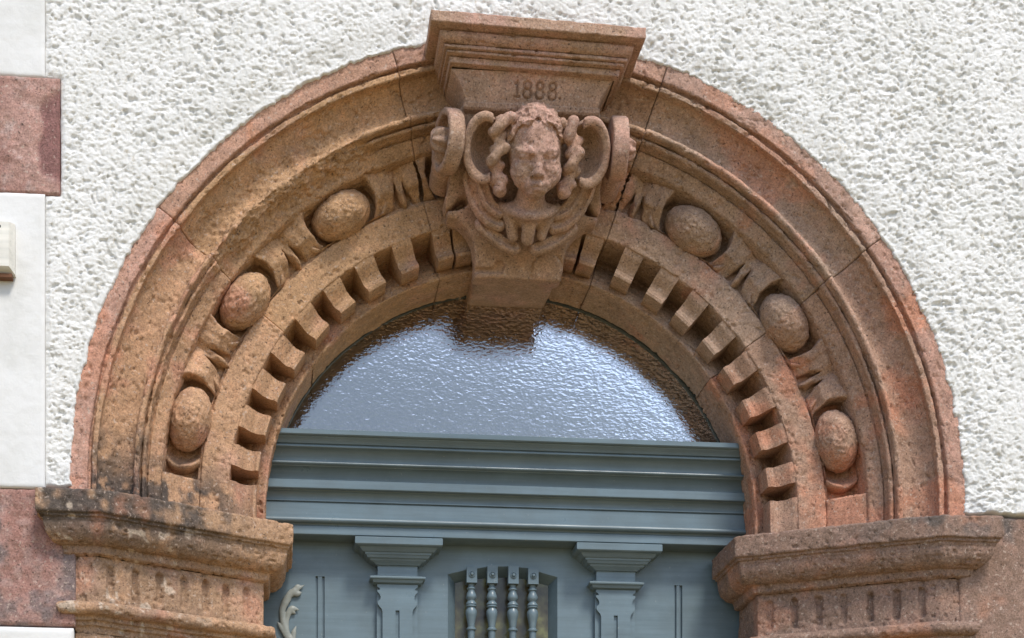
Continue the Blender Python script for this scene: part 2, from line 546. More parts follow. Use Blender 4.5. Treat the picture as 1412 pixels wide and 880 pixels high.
def qh(X, Z):
    P = np.stack([X, 0 * X, Z], -1)
    patch = sst(-1.228, -1.215, X + .016 * fbm(P, 20, 3, 71)) * sst(.13, .10, np.abs(Z - .835) + .5 * np.abs(X + 1.17) + .03 * fbm(P, 14, 2, 72))
    rough = .004 * fbm(P, 20, 4, 70) + .0025 * fbm(P, 90, 3, 73)
    return rough * (1 - patch) + .006 * patch
q1 = relief_panel('quoin_stone', -1.9, -1.173, .686, .973, -.014, .1, .004, STONE, house, qh, .005, 'quoin')
q2 = relief_panel('quoin_stone', -1.9, -1.135, -.378, -.042, -.010, .1, .004, STONE, house, lambda X, Z: .004 * fbm(np.stack([X, 0 * X, Z], -1), 20, 4, 75) + .0025 * fbm(np.stack([X, 0 * X, Z], -1), 90, 3, 76), .005, 'quoin')
q3 = relief_panel('quoin_stone', 1.135, 1.95, -.75, -.040, -.004, .1, .005, STONE, house, lambda X, Z: .003 * fbm(np.stack([X, 0 * X, Z], -1), 20, 4, 77) + .002 * fbm(np.stack([X, 0 * X, Z], -1), 90, 3, 78), .005, 'impost')
relief_panel('quoin_stone', 1.135, 1.70, -1.1, -.756, -.004, .1, .012, STONE, house, None, .005, 'impost')

G = np.array([[(r * math.cos(t), y, r * math.sin(t)) for r, y in ((.70, .62), (.70, .36), (1.5, .36), (1.5, .62))] for t in np.radians(np.linspace(-4, 184, 60))])
obj('masonry_core', G, gridF(*G.shape[:2], flip=True), STONE, house, smooth=False, col=np.tile((.2, .14, .1), (G.shape[0] * G.shape[1], 1)))

# ------------------------------------------------------------------ arch of voussoirs
arch = empty('stone_arch', (0, .1, -.055), 'round red brown sandstone arch of moulded voussoirs with eggs and dentils over the door', 'arch')

PROFILE = ([(1.22, .10), (1.154, .10), (1.153, .006), (1.150, .002), (1.109, .004), (1.1065, .007), (1.105, .020), (1.102, .022), (1.0995, .020), (1.0985, .013), (1.096, .011), (1.086, .012), (1.0845, .015), (1.084, .034)]
    + [(1.083 - .084 * t, .036 + .030 * math.sin(math.pi * t * .78) ** .8 + .008 * t) for t in np.linspace(.02, 1, 14)]
    + [(.998, .044), (.996, .036)] + arc(.989, .042, .0075, .010, -50, -200, 7)
    + [(.9805, .068), (.9795, .060)] + arc(.974, .064, .0065, .010, -50, -200, 7)
    + [(.9665, .098), (.963, .092)]
    + [(.934, .113), (.931, .118), (.929, .130), (.928, .190), (.918, .212), (.88, .216), (.853, .212), (.846, .204), (.845, .192), (.838, .190), (.836, .182), (.832, .180), (.764, .190), (.762, .194), (.761, .334), (.756, .338), (.704, .292), (.670, .272), (.667, .276), (.666, .284), (.668, .50)])
PROF = resample(np.array(PROFILE), .0032)
# a smoothed version for the places where the mouldings have weathered away
_k = np.exp(-.5 * (np.arange(-18, 19) / 8.0)**2); _k /= _k.sum()
PSM = np.stack([np.convolve(np.pad(PROF[:, i], 18, mode='edge'), _k, 'valid') for i in (0, 1)], 1)

BASE_Z = -.058
def arch_xyz(th, r, y):
    """theta in degrees; beyond 0 or 180 the arch goes straight down (stilted)"""
    t = np.radians(np.clip(th, 0, 180))
    X, Z = r * np.cos(t), r * np.sin(t)
    over = np.where(th < 0, th, np.where(th > 180, 180 - th, 0))
    return np.stack([X, y + 0 * X, Z + over / 360 * 2 * math.pi * 1.0], -1)

def voussoir(parent, a0, a1, seed, dr=0.0, dy=0.0):
    gap = .06
    n = max(8, int(math.radians(a1 - a0) * 1.0 / .0042))
    th = np.linspace(a0 + (gap if a0 > 0 else 0), a1 - (gap if a1 < 180 else 0), n)
    T = th[:, None] + 0 * PROF[:, 0][None]
    R = PROF[:, 0][None] + 0 * T; Y = PROF[:, 1][None] + 0 * T
    # worn mouldings on the left shoulder
    P0 = arch_xyz(T, R, Y)
    nn = fbm(P0, 9, 3, 90)
    m = sst(112, 122, T + 8 * nn) * sst(152, 140, T + 8 * nn) * sst(.925, .955, R + .02 * nn) * sst(1.075, 1.045, R + .03 * nn) * sst(-.55, -.1, nn + .1)
    m = np.maximum(m, sst(150, 158, T + 6 * nn) * sst(.96, .975, R) * sst(1.01, .995, R) * sst(-.1, .2, nn) * (T < 172))
    R = R * (1 - m) + PSM[:, 0][None] * m
    Y = Y * (1 - m) + (PSM[:, 1][None] + .004) * m
    G = arch_xyz(T, R + dr, Y + dy)
    Gn = gridN(G)
    rough = (0.014 * fbm(G, 20, 4, 91, .6) + .012 * np.abs(fbm(G, 48, 4, 92, .65)) - .004) * m
    G = G + Gn * rough[..., None]
    G = weather(G, 1.0, 100)
    # ends turn back into the joint
    endn = np.array([0, .30, 0])
    G = np.concatenate([G[:1] + endn, G, G[-1:] + endn], 0)
    return obj('voussoir', G, gridF(*G.shape[:2], flip=True), STONE, parent, col=stonecol(G))

def rot_pts(V, deg):
    """polar block built round theta = 0 turned to deg"""
    return V

def dentil(par, deg, seed, wdeg=4.3):
    prof = [(.766, .342), (.766, .192), (.752, .197), (.742, .206), (.728, .218), (.716, .222), (.706, .218), (.699, .212), (.692, .214), (.690, .222), (.690, .320)]
    prof = resample(prof, .006)
    tt = np.linspace(deg - wdeg / 2, deg + wdeg / 2, 8)
    G = arch_xyz(tt[:, None] + 0 * prof[:, 0][None], prof[:, 0][None] + 0 * tt[:, None], prof[:, 1][None] + 0 * tt[:, None])
    n = len(prof)
    cen = G.mean((0, 1))
    W = G.reshape(-1, 3)
    Wd = wear_pts(W, .9, seed)
    F = [tuple(f) for f in gridF(8, n, flip=True)]
    V = list(Wd)
    for k, base in ((0, 0), (1, 7 * n)):
        c = len(V); ring = list(range(base, base + n))
        V += [Wd[i] for i in ring]
        ids = list(range(c, c + n))
        F.append(tuple(ids if k == 0 else ids[::-1]))
    V = np.array(V)
    return obj('dentil', V, F, STONE, par, smooth=True, angle=38, col=stonecol(V))

def egg(par, deg, seed):
    nu, nv = 72, 42
    u = np.linspace(0, 2 * np.pi, nu, endpoint=False)[:, None]; v = np.linspace(.02, np.pi * .62, nv)[None]
    t = .082 * np.cos(u) * np.sin(v); rho = .055 * np.sin(u) * np.sin(v); h = .070 * np.cos(v) + 0 * u
    G = arch_xyz(deg + np.degrees(t / .885) * (1 + .0 * u), .886 + rho, .180 - h)
    P = G.reshape(-1, 3)
    n = gridN(G)
    cen = arch_xyz(np.array([deg]), np.array([.886]), np.array([.18]))[0]
    out = (P - cen) / (np.linalg.norm(P - cen, axis=1)[:, None])
    P = P + out * (.0048 * fbm(P, 115, 3, seed, .6) + .0022 * fbm(P, 22, 2, seed + 3))[:, None]
    o = obj('egg', P, gridF(nu, nv, close=True), STONE, par, col=stonecol(P))
    # the cup the egg lies in: a rising lip round it
    nu, nv = 72, 12
    u = np.linspace(0, 2 * np.pi, nu, endpoint=False)[:, None]; v = np.linspace(0, 1, nv)[None]
    sec = np.array([(.98, .218), (1.04, .217), (1.10, .214), (1.16, .209), (1.22, .203), (1.28, .195), (1.34, .186), (1.40, .176), (1.46, .168), (1.52, .166), (1.58, .180), (1.60, .216)])
    k = sec[:, 0][None]; yy = sec[:, 1][None] + 0 * u
    side = np.abs(np.cos(u))
    yy = yy + (.216 - yy) * .55 * (1 - side) * (np.sin(u) < 0) + (.216 - yy) * .2 * (np.sin(u) > 0)
    t = .084 * k * np.cos(u); rho = np.clip((.050 + .010 * k) * np.sin(u) * (1 + (k - 1) * .5), -.045, .041)
    G = arch_xyz(deg + np.degrees(t / .885), .886 + rho, yy)
    P = G.reshape(-1, 3)
    P = wear_pts(P, 1.0, seed + 5)
    obj('egg_cup', P, gridF(nu, nv, close=True), STONE, par, col=stonecol(P))
    return o

def dart_field(T, R, H):
    # T along the arch, R outwards, H towards the viewer; two leaf pads with a tongue between them
    aT = np.abs(T)
    e1 = (np.sqrt(((aT - .172) / .101)**2 + ((R - .004) / .080)**2) - 1) * .080
    plan = smax(-e1, np.abs(R + .002) - .050, .004)
    top = .064 + .24 * R + .30 * np.maximum(0, aT - .040) - .25 * np.maximum(0, .040 - aT) + .0012 * np.sin(aT * 260) * sst(.02, .04, aT) - 1.1 * np.maximum(0, -R - .008) - .5 * np.maximum(0, .020 - aT)
    d = smax(plan, (H - top) * .8, .006)
    w = .0010 + .0085 * sst(.018, -.045, R)
    slit = smax(np.abs(aT - (.011 + .010 * sst(.012, -.045, R))) - w, R - .016, .006)
    d = smax(d, -smax(slit, .010 - H, .006), .006)
    tong = ell(T, R, H, (0, -.020, .020), (.0095, .030, .032))
    d = smin(d, tong, .004)
    return d
DART_V, DART_F = nets(dart_field, (-.115, -.058, -.006), (.115, .056, .100), .0036)
def dart(par, deg, seed, keep=None):
    V = arch_xyz(deg + np.degrees(DART_V[:, 0] / .885), .886 + DART_V[:, 1], .212 - DART_V[:, 2])
    V = wear_pts(V, 2.2, seed)
    F = DART_F
    if keep is not None:
        a = deg + np.degrees(DART_V[:, 0] / .885)
        ok = (a > keep[0]) & (a < keep[1])
        F = F[ok[F].all(1)]
        u = np.unique(F); re = -np.ones(len(V), int); re[u] = np.arange(len(u)); V = V[u]; F = re[F]
    return obj('leaf_dart', V, F, STONE, par, col=stonecol(V))

JL, JR = 107.6, 71.8
S = math.degrees(.058 / 1.0)
vo = {}
for k, (a0, a1, dr, dy) in enumerate(((-S, 36.2, .0, .0), (36.2, JR, .002, -.002), (JL, 144.2, .0, .002), (144.2, 180 + S, .0, 0))):
    vo[k] = voussoir(arch, a0, a1, 100 + 7 * k, dr, dy)
def which(a): return vo[0] if a < 36.2 else vo[1] if a < 90 else vo[2] if a < 144.2 else vo[3]
rng = random.Random(4)
for d in (24.2, 32.3, 40.4, 48.5, 56.6, 64.6, 72.6, 80.6):
    for a in (90 - d, 90 + d):
        dentil(which(a), a + rng.uniform(-.25, .25), int(a * 3), 4.3 + rng.uniform(-.2, .2))
for a in (87, 93):
    pass
for d in (32.0, 54.3, 76.6):
    for a in (90 - d, 90 + d):
        egg(which(a), a, int(a * 5))
for d in (21.0, 43.2, 65.4):
    for a in (90 - d, 90 + d):
        dart(which(a), a, int(a * 7), ((0, JR - .1) if a < 90 else (JL + .1, 180)) if d == 21.0 else None)
def base_block(par, a0, a1, seed):
    """the plain springing block the carving dies into"""
    prof = resample([(.934, .205), (.934, .128), (.930, .124), (.850, .170), (.838, .181), (.834, .205)], .005)
    tt = np.linspace(a0, a1, 16)
    G = arch_xyz(tt[:, None] + 0 * prof[:, 0][None], prof[:, 0][None] + 0 * tt[:, None], prof[:, 1][None] + 0 * tt[:, None])
    G = np.concatenate([G[:1] + [0, .09, 0], G, G[-1:] + [0, .09, 0]], 0)
    V = wear_pts(G.reshape(-1, 3), 1.0, seed)
    return obj('springing_block', V, gridF(*G.shape[:2], flip=True), STONE, par, col=stonecol(V))
base_block(vo[0], -S + .1, 3.2, 31); base_block(vo[3], 176.8, 180 + S - .1, 32)
dentil(vo[0], .6, 950, 7.2); dentil(vo[3], 179.4, 951, 7.2)

# ------------------------------------------------------------------ keystone
key = empty('keystone', (0, .1, .60), 'carved sandstone keystone with a child head, side volutes and a moulded cap dated 1888', 'keystone')

vk = voussoir(key, JR, JL, 300)
vk.name = 'flank'
for a in (74.2, 78.6, 101.6, 105.8):
    dentil(vk, a, 400 + int(a), 3.6)
for a in (90 - 21, 90 + 21):
    dart(vk, a, 777 + int(a), (JR + .12, JL - .12))

def ring_loft(name, prof, yback, xs_step, mat, parent, xc=0.0, stone=True, hf=None, rstep=.004, skew=0.0, close_ends=False, angle=None, seed=1, sides=8, amp=.9):
    """prof rows: z, half width, front y. A three-sided band: left side, front, right side."""
    pr = resample(np.array([(p[0], p[2], p[1]) for p in prof]), rstep) if rstep else np.array([(p[0], p[2], p[1]) for p in prof])
    hw0 = max(p[1] for p in prof)
    nf = max(2, int(2 * hw0 / xs_step)) if xs_step else 2
    rows = []
    for z, y, hw in pr:
        left = [(-hw, yback + (y - yback) * t, z) for t in np.linspace(0, 1, sides, endpoint=False)]
        fr = [(-hw + 2 * hw * t, y, z) for t in np.linspace(0, 1, nf + 1)]
        right = [(hw, y + (yback - y) * t, z) for t in np.linspace(0, 1, sides + 1)[1:]]
        rows.append(left + fr + right)
    G = np.array(rows)
    G[..., 2] += skew * G[..., 0]
    G[..., 0] += xc
    if hf is not None: G[..., 1] += hf(G) * (np.abs(gridN(G)[..., 1]) > .5)
    if stone:
        G = weather(G, amp, seed)
        return obj(name, G, gridF(*G.shape[:2], flip=True), mat, parent, col=stonecol(G, 'key'))
    return obj(name, G, gridF(*G.shape[:2], flip=True), mat, parent, smooth=True, angle=angle or 30)

cap_prof = [(1.100, .12, .12), (1.101, .262, -.168), (1.098, .266, -.172), (1.0735, .266, -.172), (1.0715, .264, -.170), (1.0708, .252, -.156), (1.0705, .240, -.142),
            (1.0690, .238, -.139), (1.066, .242, -.145), (1.061, .2425, -.1455), (1.055, .240, -.142), (1.050, .235, -.136), (1.0465, .229, -.128), (1.0455, .222, -.119), (1.0450, .219, -.115),
            (1.0440, .229, -.126), (1.0425, .2295, -.127), (1.0370, .229, -.126), (1.0362, .217, -.112), (1.0352, .216, -.111), (1.0345, .223, -.118), (1.0290, .222, -.117), (1.0283, .205, -.098),
            (1.0275, .205, -.098), (1.0265, .214, -.102), (1.0130, .212, -.100), (1.0115, .205, -.080)]
ring_loft('cap_moulding', cap_prof, .12, .004, STONE, key, stone=True, skew=-.028, seed=51, rstep=.0025, amp=.6)

# the date cut into the neck below the cap
def stroke_dist(X, Z, segs):
    d = np.full(X.shape, 9.0)
    for a, b in segs:
        ex, ez = b[0] - a[0], b[1] - a[1]
        t = np.clip(((X - a[0]) * ex + (Z - a[1]) * ez) / (ex * ex + ez * ez + 1e-12), 0, 1)
        d = np.minimum(d, np.hypot(X - a[0] - t * ex, Z - a[1] - t * ez))
    return d
def eight(cx, cz, h):
    up = [(cx + .25 * h * math.cos(t), cz + .27 * h + .24 * h * math.sin(t)) for t in np.linspace(0, 2 * math.pi, 14)]
    lo = [(cx + .30 * h * math.cos(t), cz - .25 * h + .28 * h * math.sin(t)) for t in np.linspace(0, 2 * math.pi, 14)]
    return list(zip(up[:-1], up[1:])) + list(zip(lo[:-1], lo[1:]))
segs = [((-.0386, .9945), (-.0386, .9635)), ((-.0386, .9945), (-.0445, .989)), ((-.0445, .9635), (-.0330, .9635))]
for cx_ in (-.0133, .0180, .0500): segs += eight(cx_, .979, .034)
segs += [((.0700, .965), (.0703, .965))]
def date_cut(G):
    d = stroke_dist(G[..., 0], G[..., 2] + .01 * G[..., 0], segs)
    return .0095 * sst(.0034, .0006, d)
neck = [(1.0125, .207, -.083), (1.005, .200, -.079), (.992, .189, -.073), (.975, .178, -.066), (.958, .171, -.058), (.948, .168, -.053), (.946, .173, -.056), (.936, .173, -.052), (.932, .170, -.047), (.925, .160, -.02)]
ring_loft('neck', neck, .12, .002, STONE, key, stone=True, hf=date_cut, rstep=.002, seed=61, amp=.35)

YF = lambda z: .2 - .70 * (z - .6)
half = [(0, .610), (-.116, .610), (-.118, .66), (-.127, .69), (-.148, .714), (-.172, .728), (-.197, .732), (-.198, .744), (-.172, .745), (-.148, .755), (-.143, .768), (-.152, .778),
        (-.170, .772), (-.186, .752), (-.200, .748), (-.206, .765), (-.197, .795), (-.200, .83), (-.178, .945), (0, .945)]
outl = half + [(-x, z) for x, z in half[::-1][1:-1]]
def body_field(X, Y, Z):
    pl = poly2(X, Z, outl)
    f = (Y - YF(Z)) * .82
    slab = smax(pl, np.abs(f - .028) - .028, .006)
    wedge = smax(np.maximum(np.abs(X) - (.104 + .13 * (Z - .61)), np.maximum(.612 - Z + .09 * (.0 - (Y - .2) * .0), Z - .95)), np.maximum(-f + .012, Y - .50), .004)
    d = np.minimum(slab, wedge)
    # soffit rises a little towards the glass
    d = np.maximum(d, (.612 + .10 * (Y - .2)) - Z)
    # small cut figures on the shield
    n1 = np.maximum(np.hypot((X + .055), (Z - .645)) - .014, 0)
    cut = np.minimum(np.maximum(np.hypot(X + .052, Z - .636) - .013, f - .010), np.maximum(np.abs(np.hypot(X - .075, Z - .628) - .042) - .003, np.maximum(f - .006, -(X - .02) * 0 + np.abs(Z - .640) - .026)))
    cut = np.minimum(cut, np.maximum(np.maximum(np.abs(X + .085) - .033, np.abs(Z - .628) - .006), f - .010))
    d = np.maximum(d, -cut)
    return d
V, F = nets(body_field, (-.225, -.06, .595), (.225, .46, .96), .0045)
V = wear_pts(V, 1.0, 71)
obj('shield', V, F, STONE, key, col=stonecol(V, 'key'))

# head, leaning forward over the door
HA = math.radians(27)
HC = np.array((.010, -.028, .826))
def to_head(X, Y, Z):
    x, y, z = X - HC[0], Y - HC[1], Z - HC[2]
    f = -math.cos(HA) * y - math.sin(HA) * z
    u = -math.sin(HA) * y + math.cos(HA) * z
    ro = math.radians(-3)
    return x * math.cos(ro) - u * math.sin(ro), f, x * math.sin(ro) + u * math.cos(ro)
def head_field(X, Y, Z):
    x, f, u = to_head(X, Y, Z)
    ax = np.abs(x)
    d = ell(x, f, u, (0, -.008, .036), (.066, .078, .074))
    d = smin(d, ell(x, f, u, (0, .010, -.014), (.0605, .060, .072)), .025)
    d = smin(d, sph(x, f, u, (0, .045, -.072), .020), .025)
    d = smin(d, sph(ax, f, u, (.033, .040, -.034), .028), .022)
    d = smin(d, cap(ax, f, u, (.008, .070, .017), (.046, .054, .019), .007, .006), .016)
    # sockets, eyes, lids
    d = smax(d, -ell(ax, f, u, (.028, .076, .000), (.020, .016, .011)), .008)
    eye = sph(ax, f, u, (.028, .052, -.001), .0135)
    d = smin(d, eye, .003)
    for uu, rr in ((.0085, .0042), (-.0095, .0032)):
        lid = np.sqrt((f - .0635 + 3.0 * (ax - .028)**2 * 4)**2 + (u - uu + (uu * 22) * (ax - .028)**2 * 6)**2) - rr
        d = smin(d, np.maximum(lid, np.abs(ax - .028) - .017), .004)
    d = smax(d, -sph(ax, f, u, (.028, .0685, -.001), .0032), .002)
    # nose
    d = smin(d, cap(x, f, u, (0, .066, .014), (0, .081, -.030), .0070, .0100), .012)
    d = smin(d, sph(ax, f, u, (.010, .073, -.035), .008), .006)
    d = smax(d, -sph(ax, f, u, (.006, .079, -.044), .0042), .003)
    # mouth
    d = smin(d, ell(x, f, u, (0, .062, -.062), (.028, .012, .017)), .012)
    d = smin(d, cap(ax, f, u, (.004, .0745, -.0570), (.019, .066, -.0605), .0058, .0035), .004)
    d = smin(d, cap(ax, f, u, (0, .0735, -.0680), (.015, .067, -.0655), .0062, .0035), .004)
    d = smax(d, -cap(ax, f, u, (0, .079, -.0622), (.020, .069, -.0622), .0022, .0018), .003)
    d = smax(d, -ell(x, f, u, (0, .077, -.078), (.014, .006, .005)), .006)
    # hair over the brow
    hair = ell(x, f, u, (0, -.012, .050), (.073, .080, .072))
    P = np.stack([X, Y, Z], -1)
    rid = 1 - np.abs(vnoise(P * 52, 12)) * 2.0
    rid2 = 1 - np.abs(vnoise(P * 100 + 5, 13)) * 2.2
    hair = np.maximum(hair - .0042 * rid - .0028 * rid2, (.080 - u) + .006 * np.cos(x * 150) - .050 * (ax / .07)**2 + .008)
    d = smin(d, hair, .006)
    d = d + .0034 * fbm(P, 85, 3, 33) + .0026 * fbm(P, 30, 2, 34)
    return d
V, F = nets(head_field, (-.085, -.165, .70), (.105, .08, .945), .0023)
head = obj('child_head', V, F, STONE, key, col=stonecol(V, 'key'))

def curls(path, seed):
    P = spline(path, 8)
    n = len(P); t = np.linspace(0, 1, n)
    def fld(X, Y, Z):
        D = None
        for ph, dep, amp, rad in ((0.0, 0.0, .0125, .0140), (math.pi * .95, .009, .0130, .0125)):
            a = ph + t * 2 * math.pi * 2.3
            Q = P + np.stack([amp * np.cos(a), dep - .006 * np.sin(a) - .006, .006 * np.sin(2 * a)], 1)
            q = tube(X, Y, Z, Q, list(rad - .0015 * t), .001)
            D = q if D is None else np.minimum(D, q)
        e = sph(X, Y, Z, P[-1] + np.array((0, -.004, -.004)), .017)
        D = smin(D, e, .004)
        return D + .0030 * fbm(np.stack([X, Y, Z], -1), 85, 3, seed)
    lo, hi = P.min(0) - .035, P.max(0) + .035
    V, F = nets(fld, lo, hi, .0032)
    return obj('hair_curl', V, F, STONE, head, col=stonecol(V, 'key'))
curls([(-.068, -.085, .893), (-.088, -.066, .868), (-.080, -.056, .838), (-.091, -.040, .812), (-.083, -.018, .783), (-.075, .000, .757)], 5)
curls([(.086, -.085, .893), (.101, -.068, .862), (.107, -.054, .836), (.108, -.036, .808), (.098, -.015, .780), (.090, .000, .758)], 6)

# bust and collar
def bust_field(X, Y, Z):
    d = cap(X, Y, Z, (.009, -.012, .775), (.007, .040, .735), .034, .038)
    d = smin(d, ell(X, Y, Z, (.010, .062, .722), (.072, .050, .032)), .015)
    rim = tube(X, Y, Z, spline([(-.066, .050, .738), (-.038, .026, .712), (.008, .014, .697), (.054, .024, .712), (.082, .048, .740)], 5), .010, .004)
    d = smin(d, rim, .006)
    for a, b, r1, r2 in (((-.042, .045, .725), (-.030, .080, .675), .021, .014), ((.008, .030, .705), (.008, .075, .668), .019, .017), ((.056, .045, .725), (.044, .078, .678), .020, .013)):
        d = smin(d, cap(X, Y, Z, a, b, r1, r2), .005)
    return d + .0018 * fbm(np.stack([X, Y, Z], -1), 60, 3, 44)
V, F = nets(bust_field, (-.10, -.05, .64), (.115, .14, .80), .0034)
obj('collar', V, F, STONE, key, col=stonecol(V, 'key'))

def strap(path, rad, seed, flat=.75):
    P = spline(path, 6)
    def fld(X, Y, Z):
        d = tube(X, Y, Z, P, rad, .003)
        g = tube(X, Y, Z, P + np.array((0, -rad * 1.15, 0)), rad * .55, .003)
        return smax(d, -g, .002) + .0024 * fbm(np.stack([X, Y, Z], -1), 70, 2, seed)
    V, F = nets(fld, P.min(0) - rad * 1.6, P.max(0) + rad * 1.6, .0034)
    return obj('strap', V, F, STONE, key, col=stonecol(V, 'key'))
for s in (-1, 1):
    o_ = .012 if s > 0 else 0
    mir = lambda L: [(s * (-x) + o_ * 1.0, y, z) for x, y, z in L]
    strap(mir([(-.150, .022, .800), (-.143, .032, .772), (-.125, .052, .737), (-.098, .068, .712), (-.066, .074, .699)]), .0165, 81)
    strap(mir([(-.122, .005, .790), (-.113, .022, .765), (-.096, .042, .738), (-.068, .052, .722)]), .0155, 82)
    strap(mir([(-.112, .085, .705), (-.088, .094, .686), (-.055, .106, .668), (-.020, .112, .658)]), .0165, 83)

def shell(side):
    c = np.array((-.122 if side < 0 else .146, -.030, .848))
    def fld(X, Y, Z):
        x, y, z = (X - c[0]) * (1 if side < 0 else -1), Y - c[1], Z - c[2]
        a = math.radians(30)
        f = -math.cos(a) * y - math.sin(a) * z
        u = -math.sin(a) * y + math.cos(a) * z
        outer = ell(x, f, u, (0, 0, 0), (.052, .050, .078))
        inner = ell(x, f, u, (.016, .034, .0), (.050, .062, .064))
        d = smax(outer, -inner, .006)
        d = np.maximum(d, f - .040)
        d = np.maximum(d, x - .036)
        rim = np.sqrt((np.sqrt((x / .046)**2 + (u / .072)**2) * .06 - .06)**2 + (f - .030)**2) - .0095
        d = smin(d, np.maximum(rim, x - .020), .006)
        return d + .0014 * fbm(np.stack([X, Y, Z], -1), 70, 2, 14)
    V, F = nets(fld, c - (.08, .10, .10), c + (.08, .10, .10), .0035)
    return obj('shell', V, F, STONE, key, col=stonecol(V, 'key'))
shell(-1); shell(1)

def volute(side):
    c = np.array((-.207, -.012, .866) if side < 0 else (.226, -.012, .868))
    yaw = math.radians(13 if side < 0 else 2)
    ax = np.array((-math.cos(yaw), -math.sin(yaw), 0)) if side < 0 else np.array((math.cos(yaw), -math.sin(yaw), 0))
    ty = np.array((-ax[1], ax[0], 0))
    def loc(X, Y, Z):
        a = (X - c[0]) * ax[0] + (Y - c[1]) * ax[1]
        b = (X - c[0]) * ty[0] + (Y - c[1]) * ty[1]
        return a, b, Z - c[2]
    def fld(X, Y, Z):
        a, b, z = loc(X, Y, Z)
        r = np.hypot(b, z)
        d = smax(r - .076, np.abs(a) - .021, .007)
        well = np.maximum(r - .058, -(a + .006))
        d = smax(d, -well, .004)
        # stem running back into the stone
        st = cap(X, Y, Z, c + np.array((0, .03, -.01)), c + np.array((0, .16, -.03)), .034, .034)
        d = smin(d, st, .006)
        return d + .0013 * fbm(np.stack([X, Y, Z], -1), 70, 2, 15)
    V, F = nets(fld, c - (.10, .10, .095), c + (.10, .17, .095), .0036)
    o = obj('volute', V, F, STONE, key, col=stonecol(V, 'key'))
    def ros(X, Y, Z):
        a, b, z = loc(X, Y, Z)
        r = np.hypot(b, z); ph = np.arctan2(z, b)
        d = ell(a, b, z, (.012, 0, 0), (.036, .031, .031)) + .0035 * np.cos(6 * ph) * sst(.006, .02, r)
        d = np.maximum(d, -(a + .014))
        return d + .0014 * fbm(np.stack([X, Y, Z], -1), 90, 2, 16)
    V, F = nets(ros, c - (.06, .06, .05), c + (.06, .06, .05), .003)
    obj('rosette', V, F, STONE, o, col=stonecol(V, 'key'))
volute(-1); volute(1)

